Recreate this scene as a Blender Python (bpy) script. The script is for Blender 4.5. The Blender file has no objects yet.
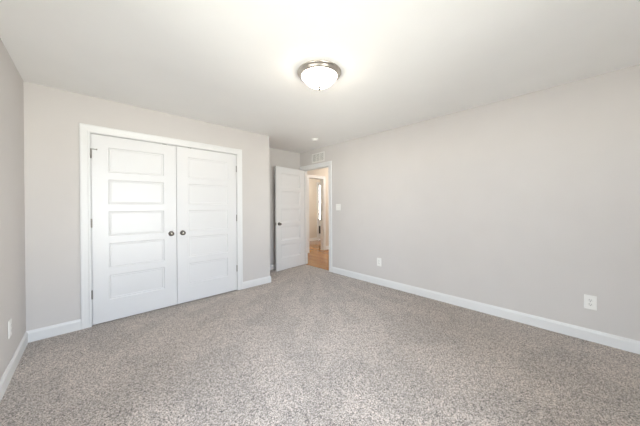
import bpy, bmesh, math
from mathutils import Vector, Matrix
C = bpy.context.scene.collection
S = bpy.context.scene
PI = math.pi

# ------------------------------------------------------------------ room dimensions (metres)
XL, XR = -0.451, 3.369          # left wall, right wall
YR, YC, YA = -0.90, 3.541, 4.223  # rear wall (behind camera), closet wall, alcove back wall
XE = 2.172                      # outside corner of the closet
H = 2.44
CD0, CD1, CDZ = 0.0, 1.601, 2.050      # closet opening
ED0, ED1, EDZ = 3.338, 4.122, 2.050    # entry opening along Y in the right wall
YH = 5.06                       # hall wall opposite
HD0, HD1 = 4.345, 4.880         # doorway in the hall wall (along X)
YF = 6.75                       # end wall of the far room
WT = 0.115
WX0, WX1, WZ0, WZ1 = -0.20, 1.36, 0.30, 2.10   # rear window
WY0, WY1 = 0.00, 1.60           # fill window added to the left wall, beside the camera

# ------------------------------------------------------------------ camera
cam = bpy.data.cameras.new('camera')
cam.sensor_width = 36.0
cam.lens = 243.75 / 640 * 36.0
cam.shift_y = -5.277 / 640
cam.clip_start = 0.03
co = bpy.data.objects.new('camera', cam); C.objects.link(co)
yaw, pitch, roll = math.radians(43.203), math.radians(0.231), math.radians(-0.302)
M = Matrix.Rotation(-yaw, 4, 'Z') @ Matrix.Rotation(PI/2 - pitch, 4, 'X') @ Matrix.Rotation(roll, 4, 'Z')
co.matrix_world = Matrix.Translation((0, 0, 1.257)) @ M
S.camera = co

# ------------------------------------------------------------------ view, world, daylight
S.view_settings.view_transform = 'Standard'
S.view_settings.look = 'None'
S.view_settings.gamma = 1.0
S.view_settings.use_curve_mapping = False
S.view_settings.exposure = 0.24
SKY, GROUND, LAMP, HALL = 15.2, 21.5, 23.0, 50.0   # sky, sunlit ground outside, glass bowl, added hall light

w = bpy.data.worlds.new('daylight'); S.world = w; w.use_nodes = True
nt = w.node_tree; nt.nodes.clear()
wo = nt.nodes.new('ShaderNodeOutputWorld'); tc = nt.nodes.new('ShaderNodeTexCoord'); sx = nt.nodes.new('ShaderNodeSeparateXYZ')
mr = nt.nodes.new('ShaderNodeMapRange'); mr.inputs['From Min'].default_value = -1
nt.links.new(tc.outputs['Generated'], sx.inputs[0]); nt.links.new(sx.outputs['Z'], mr.inputs['Value'])
def ramp(stops):
    r = nt.nodes.new('ShaderNodeValToRGB'); e = r.color_ramp.elements
    e[0].position, e[0].color = stops[0][0], (*stops[0][1], 1)
    e[-1].position, e[-1].color = stops[-1][0], (*stops[-1][1], 1)
    for p, c in stops[1:-1]:
        k = e.new(p); k.color = (*c, 1)
    nt.links.new(mr.outputs[0], r.inputs[0]); return r
def background(stops, strength):
    b = nt.nodes.new('ShaderNodeBackground'); b.inputs['Strength'].default_value = strength
    nt.links.new(ramp(stops).outputs[0], b.inputs['Color']); return b
sky_bg = background([(.50, (.82, .86, .95)), (.56, (.80, .87, 1.0)), (1.0, (.54, .69, 1.0))], SKY)
ground_bg = background([(.0, (.20, .193, .18)), (.27, (.42, .405, .38)), (.42, (.92, .888, .84)), (.5, (1.0, .965, .92))], GROUND)  # darker straight down: shade close to the house put into the ground colour
mix = nt.nodes.new('ShaderNodeMixShader')
nt.links.new(ramp([(.500, (0, 0, 0)), (.512, (1, 1, 1))]).outputs[0], mix.inputs[0])
nt.links.new(ground_bg.outputs[0], mix.inputs[1]); nt.links.new(sky_bg.outputs[0], mix.inputs[2])
nt.links.new(mix.outputs[0], wo.inputs['Surface'])

def portal(name, loc, rot, sx_, sy_):
    l = bpy.data.lights.new(name, 'AREA'); l.shape = 'RECTANGLE'; l.size = sx_; l.size_y = sy_
    l.cycles.is_portal = True
    o = bpy.data.objects.new(name, l); C.objects.link(o); o.location = loc; o.rotation_euler = rot
portal('window_portal', ((WX0+WX1)/2, YR-0.20, (WZ0+WZ1)/2), (PI/2, 0, 0), WX1-WX0, WZ1-WZ0)
portal('fill_window_portal', (XL-.20, (WY0+WY1)/2, (WZ0+WZ1)/2), (PI/2, 0, -PI/2), WY1-WY0, WZ1-WZ0)

# ------------------------------------------------------------------ materials
def mat(name, col, rough=0.5, metal=0.0, bump=0.0, bscale=200.0, var=0.0, vscale=3.0, spec=0.5):
    m = bpy.data.materials.new(name); m.use_nodes = True
    n = m.node_tree.nodes; L = m.node_tree.links; b = n['Principled BSDF']
    b.inputs['Base Color'].default_value = (*col, 1); b.inputs['Roughness'].default_value = rough
    b.inputs['Metallic'].default_value = metal; b.inputs['Specular IOR Level'].default_value = spec
    t = n.new('ShaderNodeTexCoord')
    if var:
        nz = n.new('ShaderNodeTexNoise'); nz.inputs['Scale'].default_value = vscale
        L.new(t.outputs['Object'], nz.inputs['Vector'])
        r = n.new('ShaderNodeValToRGB'); L.new(nz.outputs['Fac'], r.inputs[0])
        r.color_ramp.elements[0].position = .3; r.color_ramp.elements[1].position = .7
        r.color_ramp.elements[0].color = (*[c*(1-var) for c in col], 1)
        r.color_ramp.elements[1].color = (*[min(1, c*(1+var)) for c in col], 1)
        L.new(r.outputs[0], b.inputs['Base Color'])
    if bump:
        nz = n.new('ShaderNodeTexNoise'); nz.inputs['Scale'].default_value = bscale; nz.inputs['Detail'].default_value = 3
        L.new(t.outputs['Object'], nz.inputs['Vector'])
        bp = n.new('ShaderNodeBump'); bp.inputs['Strength'].default_value = bump; bp.inputs['Distance'].default_value = .002
        L.new(nz.outputs['Fac'], bp.inputs['Height']); L.new(bp.outputs[0], b.inputs['Normal'])
    return m

WALL = mat('greige_wall_paint', (0.628, 0.600, 0.580), .85, bump=.08, bscale=160, var=.01, spec=.25)
CEIL = mat('flat_white_ceiling_paint', (0.90, 0.895, 0.88), .95, bump=.08, bscale=120, var=.008, spec=.15)
TRIM = mat('semi_gloss_white_paint', (0.755, 0.755, 0.752), .38, bump=.03, bscale=60, var=.006)
DOOR = mat('white_door_paint', (0.745, 0.745, 0.75), .36, bump=.04, bscale=90, var=.006)
NICK = mat('brushed_nickel', (0.56, 0.52, 0.47), .30, 1.0, bump=.04, bscale=400, var=.03, vscale=40)
KNOB = mat('aged_nickel', (0.22, 0.20, 0.18), .20, 1.0, var=.03, vscale=60)
HING = mat('satin_nickel_hinge', (0.30, 0.285, 0.265), .38, 1.0, var=.04, vscale=60)
PLAS = mat('white_plastic', (0.83, 0.82, 0.79), .35, var=.006)
RECE = mat('receptacle_plastic', (0.78, 0.77, 0.74), .32, var=.006)
SLOT = mat('dark_slot', (0.02, 0.02, 0.02), .6, var=.05)
VENT = mat('white_enamel_vent', (0.80, 0.79, 0.76), .42, var=.008)
DUCT = mat('grey_duct_interior', (0.30, 0.29, 0.275), .7, var=.05)
DARK = mat('dark_bronze', (0.025, 0.028, 0.027), .45, .4, var=.1)
HWALL = mat('warm_beige_hall_paint', (0.68, 0.625, 0.555), .85, bump=.08, bscale=160, var=.01, spec=.25)

def glass_mat():
    m = bpy.data.materials.new('window_glass'); m.use_nodes = True
    n = m.node_tree.nodes; L = m.node_tree.links; n.clear()
    o = n.new('ShaderNodeOutputMaterial'); mx = n.new('ShaderNodeMixShader'); tr = n.new('ShaderNodeBsdfTransparent')
    g = n.new('ShaderNodeBsdfGlossy'); g.inputs['Roughness'].default_value = .02
    fr = n.new('ShaderNodeFresnel'); fr.inputs['IOR'].default_value = 1.45
    tr.inputs['Color'].default_value = (.96, .98, .97, 1)
    L.new(fr.outputs[0], mx.inputs[0]); L.new(tr.outputs[0], mx.inputs[1]); L.new(g.outputs[0], mx.inputs[2]); L.new(mx.outputs[0], o.inputs[0])
    return m
GLASS = glass_mat()

def shade_mat():
    m = mat('lit_opal_glass', (0.9, 0.88, 0.84), .25)
    b = m.node_tree.nodes['Principled BSDF']
    b.inputs['Emission Color'].default_value = (1.0, 0.88, 0.74, 1); b.inputs['Emission Strength'].default_value = LAMP
    return m
SHADE = shade_mat()

def carpet_mat():
    m = bpy.data.materials.new('speckled_greige_carpet'); m.use_nodes = True
    n = m.node_tree.nodes; L = m.node_tree.links; b = n['Principled BSDF']
    b.inputs['Roughness'].default_value = 1.0; b.inputs['Specular IOR Level'].default_value = .05
    b.inputs['Sheen Weight'].default_value = .45; b.inputs['Sheen Roughness'].default_value = .55
    t = n.new('ShaderNodeTexCoord')
    def noise(scale, detail=2, rough=.6, vec=None):
        z = n.new('ShaderNodeTexNoise'); z.inputs['Scale'].default_value = scale
        z.inputs['Detail'].default_value = detail; z.inputs['Roughness'].default_value = rough
        L.new(vec or t.outputs['Object'], z.inputs['Vector']); return z
    # yarn flecks: three tones of twisted yarn
    tuft = n.new('ShaderNodeTexVoronoi'); tuft.inputs['Scale'].default_value = 205
    wob = noise(160, 1)
    add = n.new('ShaderNodeMixRGB'); add.blend_type = 'LINEAR_LIGHT'; add.inputs[0].default_value = .004
    L.new(t.outputs['Object'], add.inputs[1]); L.new(wob.outputs['Color'], add.inputs[2]); L.new(add.outputs[0], tuft.inputs['Vector'])
    sep = n.new('ShaderNodeSeparateColor'); L.new(tuft.outputs['Color'], sep.inputs[0])
    fine = noise(190, 2, .7)
    mixv = n.new('ShaderNodeMath'); mixv.operation = 'MULTIPLY_ADD'; mixv.inputs[1].default_value = .55
    L.new(sep.outputs[0], mixv.inputs[0])
    f2 = n.new('ShaderNodeMath'); f2.operation = 'MULTIPLY'; f2.inputs[1].default_value = .45
    L.new(fine.outputs['Fac'], f2.inputs[0]); L.new(f2.outputs[0], mixv.inputs[2])
    r = n.new('ShaderNodeValToRGB'); L.new(mixv.outputs[0], r.inputs[0])
    el = r.color_ramp.elements
    el[0].position = .23; el[0].color = (.022, .015, .011, 1)
    el[1].position = .74; el[1].color = (.74, .632, .55, 1)
    q = el.new(.33); q.color = (.20, .162, .135, 1)
    q = el.new(.52); q.color = (.385, .326, .280, 1)
    # vacuum strokes: nap brushed in long wedges that fan out from the doorway
    sub = n.new('ShaderNodeVectorMath'); sub.operation = 'SUBTRACT'; sub.inputs[1].default_value = (3.15, 3.75, 0)
    L.new(t.outputs['Object'], sub.inputs[0])
    sp = n.new('ShaderNodeSeparateXYZ'); L.new(sub.outputs[0], sp.inputs[0])
    at = n.new('ShaderNodeMath'); at.operation = 'ARCTAN2'; L.new(sp.outputs['X'], at.inputs[0]); L.new(sp.outputs['Y'], at.inputs[1])
    ab = n.new('ShaderNodeMath'); ab.operation = 'ABSOLUTE'; L.new(at.outputs[0], ab.inputs[0])
    ln = n.new('ShaderNodeVectorMath'); ln.operation = 'LENGTH'; L.new(sub.outputs[0], ln.inputs[0])
    a8 = n.new('ShaderNodeMath'); a8.operation = 'MULTIPLY'; a8.inputs[1].default_value = 7.5; L.new(ab.outputs[0], a8.inputs[0])
    r8 = n.new('ShaderNodeMath'); r8.operation = 'MULTIPLY'; r8.inputs[1].default_value = 1.7; L.new(ln.outputs['Value'], r8.inputs[0])
    cx = n.new('ShaderNodeCombineXYZ'); L.new(a8.outputs[0], cx.inputs[0]); L.new(r8.outputs[0], cx.inputs[1])
    nap = noise(1.0, 2, .45, cx.outputs[0])
    nr = n.new('ShaderNodeMapRange'); nr.inputs['From Min'].default_value = .45; nr.inputs['From Max'].default_value = .55
    nr.inputs['To Min'].default_value = .91; nr.inputs['To Max'].default_value = 1.06
    L.new(nap.outputs['Fac'], nr.inputs['Value'])
    mu = n.new('ShaderNodeVectorMath'); mu.operation = 'SCALE'
    L.new(r.outputs[0], mu.inputs[0]); L.new(nr.outputs[0], mu.inputs['Scale'])
    L.new(mu.outputs[0], b.inputs['Base Color'])
    bp = n.new('ShaderNodeBump'); bp.inputs['Strength'].default_value = .6; bp.inputs['Distance'].default_value = .006
    L.new(mixv.outputs[0], bp.inputs['Height']); L.new(bp.outputs[0], b.inputs['Normal'])
    return m
CARP = carpet_mat()

def wood_mat():
    m = bpy.data.materials.new('oak_plank_floor'); m.use_nodes = True
    n = m.node_tree.nodes; L = m.node_tree.links; b = n['Principled BSDF']
    b.inputs['Roughness'].default_value = .14
    t = n.new('ShaderNodeTexCoord'); mp = n.new('ShaderNodeMapping'); mp.inputs['Rotation'].default_value = (0, 0, PI/2)
    L.new(t.outputs['Object'], mp.inputs['Vector'])
    br = n.new('ShaderNodeTexBrick'); br.inputs['Scale'].default_value = 1; br.inputs['Brick Width'].default_value = 1.2
    br.inputs['Row Height'].default_value = .13; br.inputs['Mortar Size'].default_value = .0015
    br.inputs['Color1'].default_value = (.44, .225, .085, 1); br.inputs['Color2'].default_value = (.33, .155, .055, 1); br.inputs['Mortar'].default_value = (.10, .05, .02, 1)
    L.new(mp.outputs[0], br.inputs['Vector'])
    m2 = n.new('ShaderNodeMapping'); m2.inputs['Scale'].default_value = (26, 1.5, 1); L.new(t.outputs['Object'], m2.inputs['Vector'])
    g = n.new('ShaderNodeTexNoise'); g.inputs['Scale'].default_value = 2; g.inputs['Detail'].default_value = 4; L.new(m2.outputs[0], g.inputs['Vector'])
    mx = n.new('ShaderNodeMixRGB'); mx.blend_type = 'OVERLAY'; mx.inputs[0].default_value = .35
    L.new(br.outputs['Color'], mx.inputs[1]); L.new(g.outputs['Fac'], mx.inputs[2]); L.new(mx.outputs[0], b.inputs['Base Color'])
    return m
WOOD = wood_mat()

# ------------------------------------------------------------------ mesh helpers
def add_box(bm, a, b):
    x0, y0, z0 = [min(p, q) for p, q in zip(a, b)]; x1, y1, z1 = [max(p, q) for p, q in zip(a, b)]
    v = [bm.verts.new(p) for p in ((x0,y0,z0),(x1,y0,z0),(x1,y1,z0),(x0,y1,z0),(x0,y0,z1),(x1,y0,z1),(x1,y1,z1),(x0,y1,z1))]
    for f in ((3,2,1,0),(4,5,6,7),(0,1,5,4),(1,2,6,5),(2,3,7,6),(3,0,4,7)): bm.faces.new([v[i] for i in f])
    return v
def add_prism(bm, rings, caps=True):
    """skin a list of equal-length closed rings"""
    vr = [[bm.verts.new(p) for p in r] for r in rings]; n = len(vr[0])
    for a, b in zip(vr, vr[1:]):
        for i in range(n): bm.faces.new((a[i], a[(i+1) % n], b[(i+1) % n], b[i]))
    if caps: bm.faces.new(vr[0][::-1]); bm.faces.new(vr[-1])
def add_lathe(bm, prof, n=48, axis='Z', loc=(0, 0, 0)):
    """revolve (r, h) about an axis; r=0 ends close to a point"""
    loc = Vector(loc)
    def P(r, h, a):
        c, s = r*math.cos(a), r*math.sin(a)
        return loc + Vector({'Z': (c, s, h), 'Y': (c, h, s), 'X': (h, c, s)}[axis])
    rows = []
    for r, h in prof:
        rows.append([bm.verts.new(P(0, h, 0))] if r < 1e-6 else [bm.verts.new(P(r, h, 2*PI*i/n)) for i in range(n)])
    for a, b in zip(rows, rows[1:]):
        for i in range(n):
            j = (i+1) % n
            if len(a) == 1 and len(b) == 1: continue
            if len(a) == 1: bm.faces.new((a[0], b[i], b[j]))
            elif len(b) == 1: bm.faces.new((a[i], b[0], a[j]))
            else: bm.faces.new((a[i], b[i], b[j], a[j]))
def rrect(cx, cz, hw, hh, r, n=5):
    pts = []
    for sx_, sz, a0 in ((1, 1, 0), (-1, 1, PI/2), (-1, -1, PI), (1, -1, 3*PI/2)):
        for i in range(n+1):
            a = a0 + PI/2*i/n
            pts.append((cx + sx_*(hw-r) + r*math.cos(a), cz + sz*(hh-r) + r*math.sin(a)))
    return pts
def obj(name, bm, m, parent=None, smooth=False, bevel=0.0, seg=2):
    bmesh.ops.recalc_face_normals(bm, faces=bm.faces)
    me = bpy.data.meshes.new(name); bm.to_mesh(me); bm.free()
    for mm in (m if isinstance(m, (list, tuple)) else [m]): me.materials.append(mm)
    o = bpy.data.objects.new(name, me); C.objects.link(o)
    if smooth:
        for p in me.polygons: p.use_smooth = True
        me.set_sharp_from_angle(angle=math.radians(38))
    if bevel:
        md = o.modifiers.new('bevel', 'BEVEL'); md.width = bevel; md.segments = seg; md.limit_method = 'ANGLE'; md.angle_limit = math.radians(40)
    if parent is not None: o.parent = parent
    return o
def tag(o, label, cat, group=None, kind=None):
    o['label'] = label; o['category'] = cat
    if group: o['group'] = group
    if kind: o['kind'] = kind
    return o
def struct(name, bm, m, label, cat, **kw):
    return tag(obj(name, bm, m, **kw), label, cat, kind='structure')
def thing(name, loc, label, cat, rot=0, group=None, kind=None):
    o = bpy.data.objects.new(name, None); C.objects.link(o); o.empty_display_size = .05
    o.location = loc; o.rotation_euler = (0, 0, rot)
    return tag(o, label, cat, group, kind)

# ------------------------------------------------------------------ shell
bm = bmesh.new(); add_box(bm, (XL-.1, YR-.1, -.12), (XR+.035, YA+.05, 0))
struct('floor', bm, CARP, 'speckled grey-beige carpet covering the bedroom floor', 'carpet')
bm = bmesh.new(); add_box(bm, (XR+.035, 2.2, -.12), (7.6, YF+.1, -.006))
struct('floor_hall', bm, WOOD, 'shiny brown wood floor seen through the open doorway', 'floor')
bm = bmesh.new(); add_box(bm, (XL-.1, YR-.2, H), (7.7, YF+.2, H+.12))
struct('ceiling', bm, CEIL, 'flat white ceiling over the whole bedroom', 'ceiling')

bm = bmesh.new(); x0, x1 = XL-.12, XL
add_box(bm, (x0, YR-.12, 0), (x1, WY0, H)); add_box(bm, (x0, WY1, 0), (x1, YA+.1, H))
add_box(bm, (x0, WY0, 0), (x1, WY1, WZ0)); add_box(bm, (x0, WY0, WZ1), (x1, WY1, H))
struct('wall_left', bm, WALL, 'narrow strip of light grey wall at the far left of the photo', 'wall')
bm = bmesh.new(); y0, y1 = YR-.12, YR
add_box(bm, (XL, y0, 0), (WX0, y1, H)); add_box(bm, (WX1, y0, 0), (XR+WT, y1, H))
add_box(bm, (WX0, y0, 0), (WX1, y1, WZ0)); add_box(bm, (WX0, y0, WZ1), (WX1, y1, H))
struct('wall_rear', bm, WALL, 'wall behind the viewpoint with the daylight window', 'wall')
JT = .018
bm = bmesh.new()
add_box(bm, (XR, YR, 0), (XR+WT, ED0-JT, H)); add_box(bm, (XR, ED0-JT, EDZ+JT), (XR+WT, ED1+JT, H)); add_box(bm, (XR, ED1+JT, 0), (XR+WT, YH, H))
struct('wall_right', bm, WALL, 'long plain beige-grey wall on the right with the entry doorway', 'wall')
bm = bmesh.new()
add_box(bm, (XL, YC, 0), (CD0-JT, YC+WT, H)); add_box(bm, (CD0-JT, YC, CDZ+JT), (CD1+JT, YC+WT, H)); add_box(bm, (CD1+JT, YC, 0), (XE, YC+WT, H))
add_box(bm, (XE-WT, YC+WT, 0), (XE, YA, H))
struct('wall_closet', bm, WALL, 'light grey wall around the double closet doors', 'wall')
bm = bmesh.new(); add_box(bm, (XL, YA, 0), (XR, YA+WT, H))
struct('wall_back', bm, WALL, 'recessed grey wall behind the open entry door', 'wall')
# hall and the room beyond it
bm = bmesh.new()
add_box(bm, (XR+WT, YH, 0), (HD0-JT, YH+WT, H)); add_box(bm, (HD0-JT, YH, EDZ+JT), (HD1+JT, YH+WT, H)); add_box(bm, (HD1+JT, YH, 0), (7.6, YH+WT, H))
struct('wall_hall', bm, HWALL, 'beige hall wall with a second doorway, seen through the entry', 'wall')
bm = bmesh.new(); add_box(bm, (7.5, 2.2, 0), (7.6, YH, H)); add_box(bm, (XR+WT, 2.1, 0), (7.6, 2.2, H))
struct('wall_hall_end', bm, HWALL, 'beige end walls closing the hallway', 'wall')
FD0, FD1, FDZ = 6.255, 6.95, 2.09
bm = bmesh.new()
add_box(bm, (4.0, YF, 0), (FD0, YF+WT, H)); add_box(bm, (FD1, YF, 0), (7.6, YF+WT, H)); add_box(bm, (FD0, YF, FDZ), (FD1, YF+WT, H))
add_box(bm, (3.9, YH+WT, 0), (4.0, YF+WT, H)); add_box(bm, (7.5, YH+WT, 0), (7.6, YF, H))
struct('wall_far_room', bm, HWALL, 'beige wall of the far room around the bright glazed door', 'wall')

bm = bmesh.new(); add_box(bm, (XL-.12-1.7, YR-.1, 2.16), (XL-.12, 2.4, 2.26))  # unseen slab added to keep sky light out of the side window
struct('sky_blocker_slab', bm, TRIM, 'unseen white roof slab added outside the side window to block sky light', 'roof')
bm = bmesh.new(); add_box(bm, (XL-5.6, -6.0, -.4), (XL-5.5, 8.0, 1.55))  # unseen wall added to cut low sky light through the side window
struct('sky_blocker_wall', bm, HWALL, 'unseen tan wall added some way outside the side window to block low sky', 'wall')

# ------------------------------------------------------------------ trim: casings with jambs
CW = .083
CPROF = [(0.004, 0), (0.004, .009), (.010, .012), (.018, .0125), (.026, .010), (.060, .0145), (.072, .0175), (.082, .0165), (.085, .012), (.085, 0)]
def casing(bm, M_, a0, a1, z1):
    """three-sided mitred casing; M_ maps (along, out, z) to world"""
    rings = []
    for k in range(4):
        r = []
        for w_, t in CPROF:
            a = a0 - w_ if k < 2 else a1 + w_
            z = (0, z1 + w_, z1 + w_, 0)[k]
            r.append(M_(a, t, z))
        rings.append(r)
    add_prism(bm, rings)
bm = bmesh.new()
casing(bm, lambda a, t, z: (a, YC - t, z), CD0, CD1, CDZ)
add_box(bm, (CD0-JT, YC, 0), (CD0, YC+WT, CDZ)); add_box(bm, (CD1, YC, 0), (CD1+JT, YC+WT, CDZ)); add_box(bm, (CD0-JT, YC, CDZ), (CD1+JT, YC+WT, CDZ+JT))
# stop behind the leaves
add_box(bm, (CD0, YC+.042, 0), (CD0+.011, YC+.075, CDZ)); add_box(bm, (CD1-.011, YC+.042, 0), (CD1, YC+.075, CDZ)); add_box(bm, (CD0, YC+.042, CDZ-.011), (CD1, YC+.075, CDZ))
struct('trim_1', bm, TRIM, 'white casing and jamb around the double closet doors', 'door casing')
bm = bmesh.new()
casing(bm, lambda a, t, z: (XR - t, a, z), ED0, ED1, EDZ)
casing(bm, lambda a, t, z: (XR + WT + t, a, z), ED0, ED1, EDZ)
add_box(bm, (XR, ED0-JT, 0), (XR+WT, ED0, EDZ)); add_box(bm, (XR, ED1, 0), (XR+WT, ED1+JT, EDZ)); add_box(bm, (XR, ED0-JT, EDZ), (XR+WT, ED1+JT, EDZ+JT))
add_box(bm, (XR+.042, ED0, 0), (XR+.078, ED0+.011, EDZ)); add_box(bm, (XR+.042, ED1-.011, 0), (XR+.078, ED1, EDZ)); add_box(bm, (XR+.042, ED0, EDZ-.011), (XR+.078, ED1, EDZ))
t2 = struct('trim_2', bm, TRIM, 'white casing and jamb around the open entry doorway', 'door casing')
bm = bmesh.new(); add_box(bm, (XR-.0, ED0+.0005, .90), (XR+.034, ED0+.0025, .955)); add_box(bm, (XR+.008, ED0+.002, .915), (XR+.026, ED0+.003, .94))
obj('strike_plate', bm, HING, t2)
bm = bmesh.new()
casing(bm, lambda a, t, z: (a, YH - t, z), HD0, HD1, EDZ)
casing(bm, lambda a, t, z: (a, YH + WT + t, z), HD0, HD1, EDZ)
add_box(bm, (HD0-JT, YH, 0), (HD0, YH+WT, EDZ)); add_box(bm, (HD1, YH, 0), (HD1+JT, YH+WT, EDZ)); add_box(bm, (HD0-JT, YH, EDZ), (HD1+JT, YH+WT, EDZ+JT))
struct('trim_3', bm, TRIM, 'cream white casing of the second doorway across the hall', 'door casing')

# ------------------------------------------------------------------ baseboards
BPROF = [(0, 0), (.014, 0), (.014, .082), (.0125, .090), (.009, .096), (.007, .104), (.0045, .108), (0, .108)]
def base_run(bm, pts, mitre):
    """sweep along a polyline (x,y); wall on the left hand of travel is solid, profile grows to the right"""
    n = len(pts); P = [Vector(p) for p in pts]; rings = []
    for i, p in enumerate(P):
        d0 = (P[i]-P[i-1]).normalized() if i > 0 else (P[1]-P[0]).normalized()
        d1 = (P[i+1]-P[i]).normalized() if i < n-1 else d0
        n0 = Vector((d0.y, -d0.x)); n1 = Vector((d1.y, -d1.x)); b = (n0+n1)
        b = b / (b.dot(n0)) if b.length > 1e-6 else n0
        rings.append([(p.x + b.x*t, p.y + b.y*t, z) for t, z in BPROF])
    add_prism(bm, rings)
def baseboard(name, pts, label):
    bm = bmesh.new(); base_run(bm, pts, True)
    struct(name, bm, TRIM, label, 'baseboard')
CO = .085
baseboard('baseboard_left', [(XL, YR), (XL, YC-.0145)], 'white baseboard along the far left wall')
baseboard('baseboard_closet_left', [(XL, YC), (CD0-CO, YC)], 'short white baseboard left of the closet casing')
baseboard('baseboard_closet_right', [(CD1+CO, YC), (XE, YC), (XE, YA)], 'short white baseboard right of the closet, wrapping the outside corner')
baseboard('baseboard_back', [(XE+.0145, YA), (XR, YA)], 'white baseboard behind the open entry door')
baseboard('baseboard_right', [(XR, ED0-CO), (XR, YR)], 'long white baseboard along the right wall')
baseboard('baseboard_hall', [(XR+WT, YH), (HD0-CO, YH)], 'hall baseboard left of the second doorway')
baseboard('baseboard_hall_right', [(HD1+CO, YH), (7.5, YH)], 'hall baseboard right of the second doorway')
baseboard('baseboard_far', [(4.0, YF), (FD0-.06, YF)], 'baseboard of the far room beyond the hall')

# ------------------------------------------------------------------ doors
PCZ = [.380 + .351*k for k in range(5)]
def panel_faces(bm, W, z0, z1, yface, s, px0, px1, hh, deep=1.0):
    """one moulded face of a five-panel door; s=-1 looks to -Y"""
    xs = [0, px0, px1, W]; zs = [z0]
    for c in PCZ: zs += [c-hh, c+hh]
    zs.append(z1)
    def V(x, z, d): return bm.verts.new((x, yface - s*d*deep, z))
    for i in range(3):
        for j in range(len(zs)-1):
            a, b, c, d = xs[i], xs[i+1], zs[j], zs[j+1]
            if i == 1 and j % 2 == 1:
                prev = None
                for ins, dep in ((0, 0), (.004, .0055), (.009, .0075), (.017, .0050), (.022, .0075), (.025, .0085)):
                    r = [V(a+ins, c+ins, dep), V(b-ins, c+ins, dep), V(b-ins, d-ins, dep), V(a+ins, d-ins, dep)]
                    if prev:
                        for k in range(4): bm.faces.new((prev[k], prev[(k+1) % 4], r[(k+1) % 4], r[k]))
                    prev = r
                bm.faces.new(prev)
            else:
                bm.faces.new([V(a, c, 0), V(b, c, 0), V(b, d, 0), V(a, d, 0)])
def slab(W, z0=.012, z1=2.044, th=.035, px=None, hh=.135, deep=1.0):
    """door in local space: x 0..W, front face y=0 looking to -Y, back at y=th"""
    bm = bmesh.new(); px0, px1 = px or (.135, W-.135)
    panel_faces(bm, W, z0, z1, 0, -1, px0, px1, hh, deep)
    panel_faces(bm, W, z0, z1, th, 1, px0, px1, hh, deep)
    for q in (((0,0),(0,th)), ((W,0),(W,th))):
        bm.faces.new([bm.verts.new(p) for p in ((q[0][0],q[0][1],z0),(q[1][0],q[1][1],z0),(q[1][0],q[1][1],z1),(q[0][0],q[0][1],z1))])
    for z in (z0, z1): bm.faces.new([bm.verts.new(p) for p in ((0,0,z),(W,0,z),(W,th,z),(0,th,z))])
    bmesh.ops.remove_doubles(bm, verts=bm.verts, dist=1e-5)
    return bm
def knob(parent, x, z, y, s):
    """round knob on a rosette; s=-1 sticks out towards -Y"""
    bm = bmesh.new()
    add_lathe(bm, [(.0, s*.058), (.010, s*.0578), (.019, s*.0555), (.0255, s*.049), (.0275, s*.042), (.0255, s*.034), (.0185, s*.027), (.0125, s*.022), (.0115, s*.014), (.0115, s*.004)], 32, 'Y', (x, y, z))
    k = obj('door_knob', bm, KNOB, parent, smooth=True)
    bm = bmesh.new()
    add_lathe(bm, [(.0115, s*.012), (.022, s*.0105), (.030, s*.0065), (.032, s*.003), (.032, 0)], 32, 'Y', (x, y, z))
    obj('rosette', bm, KNOB, k, smooth=True)
def hinge(parent, x, z, y, side, stop=False):
    """barrel standing proud of the face at the gap, a leaf running back into it"""
    bm = bmesh.new(); hh = .045
    add_lathe(bm, [(0, -hh-.004), (.004, -hh-.003), (.0065, -hh), (.0065, -.016), (.0058, -.0155), (.0065, -.015), (.0065, .015), (.0058, .0155), (.0065, .016), (.0065, hh), (.004, hh+.003), (0, hh+.004)], 16, 'Z', (x, y-.0045, z))
    add_box(bm, (x-.0012, y-.003, z-hh), (x+.0012, y+.030, z+hh))
    h = obj('hinge', bm, HING, parent, smooth=True)
    if stop:                                                     # hinge-pin door stop: a short threaded arm and its bumper
        bm = bmesh.new()
        add_lathe(bm, [(0, -.004), (.009, -.004), (.009, .004), (0, .004)], 16, 'Z', (x, y-.005, z+hh+.005))
        add_lathe(bm, [(0, 0), (.0042, 0), (.0042, .040*side), (.008, .041*side), (.008, .050*side), (0, .051*side)], 12, 'X', (x, y-.010, z+hh+.005))
        obj('door_stop', bm, HING, h, smooth=True)
GAP = .005
LW = (CD1-CD0)/2 - GAP*1.5
def closet_leaf(name, x, hinge_left, label):
    d = tag(obj(name, slab(LW), DOOR, bevel=.0012), label, 'door', kind='structure')
    d.location = (x, YC+.002, 0)
    hx, s = (-GAP/2, 1) if hinge_left else (LW+GAP/2, -1)
    knob(d, LW-.060 if hinge_left else .066, .927, 0, -1)
    for z, st in ((1.832, hinge_left), (1.095, False), (.335, False)): hinge(d, hx, z, -.001, s, st)
    cx = LW-.125 if hinge_left else .155
    bm = bmesh.new(); add_box(bm, (cx-.022, -.0015, 2.0435), (cx+.022, .030, 2.0475))
    add_lathe(bm, [(.0075, 0), (.0068, .003), (.004, .0048), (0, .0052)], 16, 'Z', (cx, .014, 2.0452))
    obj('ball_catch', bm, SLOT, d)
    return d
closet_leaf('door_1', CD0+GAP, True, 'left leaf of the white five-panel closet doors')
closet_leaf('door_2', CD0+GAP*2+LW, False, 'right leaf of the white five-panel closet doors')

# entry door, swung open against the alcove: local x runs from the hinge to the free edge
EW = ED1-ED0-.008
d3 = tag(obj('door_3', slab(EW, px=(.125, EW-.125), deep=1.45), DOOR, bevel=.0012), 'white five-panel entry door standing open beside the doorway', 'door', kind='structure')
ang = math.radians(7.0)
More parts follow.
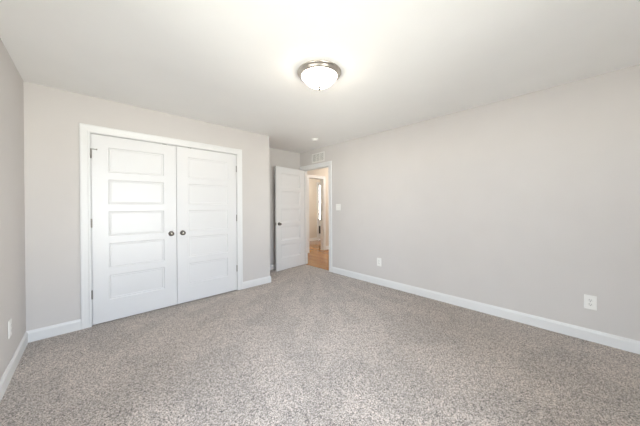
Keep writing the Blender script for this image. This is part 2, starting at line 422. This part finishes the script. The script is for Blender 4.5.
# local +x -> world -X (slightly -Y), local -y face (front) must look to -Y : mirror by using the back face as front
d3.rotation_euler = (0, 0, PI + ang)
pin = Vector((XR-.008, ED1-.003, 0))
d3.location = pin                              # back plane (local y=0) is the room face, local y=th looks to the camera
knob(d3, EW-.065, .927, .035, 1); knob(d3, EW-.065, .927, 0, -1)
for z in (1.832, 1.095, .260): hinge(d3, -.001, z, -.001, 1)
bm = bmesh.new(); add_box(bm, (EW-.001, .0055, .90), (EW+.0012, .0295, .955)); add_box(bm, (EW, .011, .918), (EW+.010, .024, .937))
obj('latch_plate', bm, HING, d3)

# glazed door at the end of the far room
d4 = thing('door_4', (FD0, YF+.03, 0), 'bright glazed white door far beyond the second doorway', 'door', kind='structure')
DW = FD1-FD0
bm = bmesh.new()
add_box(bm, (0, 0, .0), (.075, .045, FDZ)); add_box(bm, (DW-.10, 0, 0), (DW, .045, FDZ)); add_box(bm, (.075, 0, FDZ-.02), (DW-.10, .045, FDZ)); add_box(bm, (.075, 0, 0), (DW-.10, .045, .78))
obj('door_frame', bm, TRIM, d4)
bm = bmesh.new(); add_box(bm, (.075, .018, .78), (DW-.10, .024, FDZ-.02)); obj('glass_pane', bm, GLASS, d4)
bm = bmesh.new(); casing(bm, lambda a, t, z: (a, -.03 - t, z), 0, DW, FDZ); obj('casing', bm, TRIM, d4)
portal('far_door_portal', ((FD0+FD1)/2, YF+.3, 1.45), (PI/2, 0, PI), DW, 1.35)
bm = bmesh.new(); add_box(bm, (.03, 0, 0), (.125, .0185, .29))
o = obj('dark_plate', bm, DARK, d4, bevel=.004); o.location = (.018, -.018, .237); o['label'] = 'small dark upright plate low on the white door'  # unidentified dark mark, modelled as a plain plate

# window behind the camera and an added fill window beside it (local x along the wall, +y into the room)
def window(name, loc, rot, hw, label):
    wn = thing(name, loc, label, 'window', rot, kind='structure')
    hz = WZ1-WZ0
    bm = bmesh.new()
    for x0, x1 in ((-hw, -hw+.045), (hw-.045, hw), (-.03, .03)): add_box(bm, (x0, -.05, 0), (x1, .03, hz))
    for x0, x1 in ((-hw+.045, -.03), (.03, hw-.045)):
        for z0, z1 in ((0, .045), (hz-.045, hz), (hz/2-.018, hz/2+.018)): add_box(bm, (x0, -.05, z0), (x1, .03, z1))
    obj('window_frame', bm, TRIM, wn)
    bm = bmesh.new()
    for x0, x1 in ((-hw+.045, -.03), (.03, hw-.045)):
        for z0, z1 in ((.045, hz/2-.018), (hz/2+.018, hz-.045)): add_box(bm, (x0, -.012, z0), (x1, -.008, z1))
    obj('glass_pane', bm, GLASS, wn)
    bm = bmesh.new(); add_box(bm, (-hw-.06, .03, -.022), (hw+.06, .085, 0)); add_box(bm, (-hw-.05, .06, -.085), (hw+.05, .075, -.022))
    for x0, x1 in ((-hw-.08, -hw), (hw, hw+.08)): add_box(bm, (x0, .06, 0), (x1, .077, hz+.08))
    add_box(bm, (-hw, .06, hz), (hw, .077, hz+.08))
    obj('window_sill', bm, TRIM, wn)
window('window_1', ((WX0+WX1)/2, YR-.06, WZ0), 0, (WX1-WX0)/2, 'double white window behind the viewpoint letting daylight in')
window('fill_window', (XL-.06, (WY0+WY1)/2, WZ0), -PI/2, (WY1-WY0)/2, 'unseen double white window added to the left wall for fill light')  # added out of view to brighten the right wall and ceiling

# ------------------------------------------------------------------ ceiling light
LX, LY, LR = 1.471, 1.567, .1915
cl = thing('ceiling_light', (LX, LY, H), 'round lit ceiling light with a brushed nickel rim and white glass bowl', 'ceiling light')
bm = bmesh.new()
add_lathe(bm, [(0, 0), (LR*.97, 0), (LR*.985, -.004), (LR, -.008), (LR, -.013), (LR*.985, -.017), (LR*.955, -.019), (LR*.93, -.024), (LR*.90, -.034), (LR*.865, -.042), (LR*.835, -.045), (LR*.81, -.043), (LR*.80, -.036), (LR*.80, -.020), (0, -.020)], 96)
obj('trim_ring', bm, NICK, cl, smooth=True)
GR = LR*.80; GD = .096
RB = (GR*GR+GD*GD)/(2*GD)
prof = [(math.sqrt(max(0, RB*RB-(RB-GD+d)**2)), -.036-d) for d in [GD*i/18 for i in range(18)]] + [(0, -.036-GD)]
bm = bmesh.new(); add_lathe(bm, prof, 72); obj('glass_bowl', bm, SHADE, cl, smooth=True)
bm = bmesh.new(); z = -.036-GD
add_lathe(bm, [(0, z+.002), (.016, z+.001), (.0175, z-.003), (.012, z-.006), (.008, z-.009), (.0115, z-.013), (.012, z-.018), (.008, z-.023), (0, z-.025)], 24)
obj('finial', bm, KNOB, cl, smooth=True)

hl = bpy.data.lights.new('hall_fill_light', 'POINT'); hl.energy = HALL; hl.color = (1.0, .93, .84); hl.shadow_soft_size = .12  # point light added to brighten the hall, unseen and without a fixture
ho = bpy.data.objects.new('hall_fill_light', hl); C.objects.link(ho); ho.location = (5.6, 3.9, 2.25)
hl2 = bpy.data.lights.new('far_room_light', 'POINT'); hl2.energy = HALL*.6; hl2.color = (1.0, .93, .84); hl2.shadow_soft_size = .12  # unseen point light for the far room, no fixture modelled
ho2 = bpy.data.objects.new('far_room_light', hl2); C.objects.link(ho2); ho2.location = (4.9, 6.0, 2.3)

# ------------------------------------------------------------------ smoke detector
sd = thing('smoke_detector', (2.85, 3.155, H), 'small round white smoke detector on the ceiling near the entry door', 'smoke detector')
bm = bmesh.new(); add_lathe(bm, [(0, 0), (.062, 0), (.062, -.010), (.058, -.012), (0, -.012)], 40); obj('mounting_base', bm, PLAS, sd, smooth=True)
bm = bmesh.new(); add_lathe(bm, [(.056, -.012), (.056, -.024), (.053, -.032), (.046, -.037), (.034, -.038), (.033, -.0365), (.030, -.0365), (.029, -.039), (0, -.040)], 40); obj('cover', bm, PLAS, sd, smooth=True)
bm = bmesh.new(); add_lathe(bm, [(.010, -.0395), (.009, -.042), (0, -.0425)], 20, loc=(.012, 0, 0)); obj('test_button', bm, RECE, sd, smooth=True)

# ------------------------------------------------------------------ wall vent (local x along the wall, -y into the room)
av = thing('air_vent', (XR, 3.636, 2.258), 'white rectangular return air vent on the wall above the entry doorway', 'air vent', rot=-PI/2)
VW, VH = .188, .094
bm = bmesh.new()
def ring(w_, h_, y): return [(-w_, y, -h_), (w_, y, -h_), (w_, y, h_), (-w_, y, h_)]
rs = [ring(VW, VH, 0), ring(VW, VH, -.003), ring(VW-.006, VH-.006, -.008), ring(VW-.020, VH-.020, -.008), ring(VW-.024, VH-.024, -.004), ring(VW-.024, VH-.024, 0)]
vr = [[bm.verts.new(p) for p in r] for r in rs]
for a, b in zip(vr, vr[1:]):
    for i in range(4): bm.faces.new((a[i], a[(i+1) % 4], b[(i+1) % 4], b[i]))
for x in (-.055, .055): add_box(bm, (x-.007, -.007, -VH+.022), (x+.007, -.001, VH-.022))
obj('vent_frame', bm, VENT, av)
bm = bmesh.new(); add_box(bm, (-VW+.022, -.0012, -VH+.022), (VW-.022, -.0002, VH-.022)); obj('duct_opening', bm, DUCT, av)
ns = 13
for i in range(ns):
    z = -VH+.030 + i*(2*VH-.060)/(ns-1)
    bm = bmesh.new()
    add_prism(bm, [[(x, -.0055, z-.006), (x, -.0045, z-.006), (x, -.0012, z+.002), (x, -.0022, z+.002)] for x in (-VW+.023, VW-.023)])
    obj('slat', bm, VENT, av)
for x in (-VW+.012, VW-.012):
    bm = bmesh.new(); add_lathe(bm, [(.0035, -.0075), (.003, -.0092), (0, -.0096)], 12, 'Y', (x, 0, 0)); obj('screw', bm, VENT, av)

# ------------------------------------------------------------------ outlets and switch
def plate(parent, hw_, hh_, holes=()):
    bm = bmesh.new()
    r0 = rrect(0, 0, hw_, hh_, .006); r1 = rrect(0, 0, hw_-.001, hh_-.001, .006); r2 = rrect(0, 0, hw_-.006, hh_-.006, .004)
    add_prism(bm, [[(x, 0, z) for x, z in r0], [(x, -.0025, z) for x, z in r0], [(x, -.0040, z) for x, z in r1], [(x, -.0058, z) for x, z in r2]])
    obj('wall_plate', bm, PLAS, parent)
def screw(parent, x, z):
    bm = bmesh.new(); add_lathe(bm, [(.0032, -.0057), (.0030, -.0066), (0, -.0070)], 14, 'Y', (x, 0, z)); s = obj('screw', bm, PLAS, parent)
    bm = bmesh.new(); add_box(bm, (x-.0026, -.0071, z-.0005), (x+.0026, -.0067, z+.0005)); obj('screw_slot', bm, SLOT, s)
def outlet(loc, rot, label):
    t = thing('wall_outlet', loc, label, 'outlet', rot, group='duplex wall outlets')
    plate(t, .040, .065)
    for s in (1, -1):
        cz = s*.0195; bm = bmesh.new()
        pts = []
        for i in range(32):                      # round face flattened at top and bottom
            a = 2*PI*i/32; pts.append((.0172*math.cos(a), max(-.0142, min(.0142, .0172*math.sin(a))) + cz))
        add_prism(bm, [[(x, -.0050, z) for x, z in pts], [(x, -.0074, z) for x, z in pts], [(x*.95, -.0080, cz+(z-cz)*.95) for x, z in pts]])
        r = obj('receptacle', bm, RECE, t)
        bm = bmesh.new()
        add_box(bm, (-.0078, -.0084, cz-.001), (-.0054, -.0078, cz+.0085)); add_box(bm, (.0054, -.0084, cz), (.0076, -.0078, cz+.0075))
        add_lathe(bm, [(.0027, -.0078), (.0027, -.0084), (0, -.0084)], 14, 'Y', (0, 0, cz-.0075))
        obj('socket_slots', bm, SLOT, r)
    screw(t, 0, 0)
outlet((XR, -.068, .358), -PI/2, 'white duplex outlet low on the right wall near the right edge of the photo')
outlet((XR, 2.204, .364), -PI/2, 'small white outlet low on the right wall nearer the entry doorway')
outlet((XL, 2.923, .358), PI/2, 'white outlet low on the far left wall, seen nearly edge on')

sw = thing('light_switch', (XR, 3.086, 1.246), 'white two-gang light switch on the wall just right of the entry doorway', 'light switch', -PI/2)
plate(sw, .058, .058)
for x in (-.023, .023):
    bm = bmesh.new(); add_box(bm, (x-.006, -.0064, -.013), (x+.006, -.0056, .013)); g = obj('switch_collar', bm, RECE, sw)
    bm = bmesh.new(); add_prism(bm, [[(x+sx_*.0042, -.0058, -.0045), (x+sx_*.0042, -.0058, .0060), (x+sx_*.0036, -.0165, .0095), (x+sx_*.0036, -.0175, .0050)] for sx_ in (-1, 1)])
    obj('toggle', bm, PLAS, g, bevel=.0008)
    for z in (-.030, .030): screw(sw, x, z)
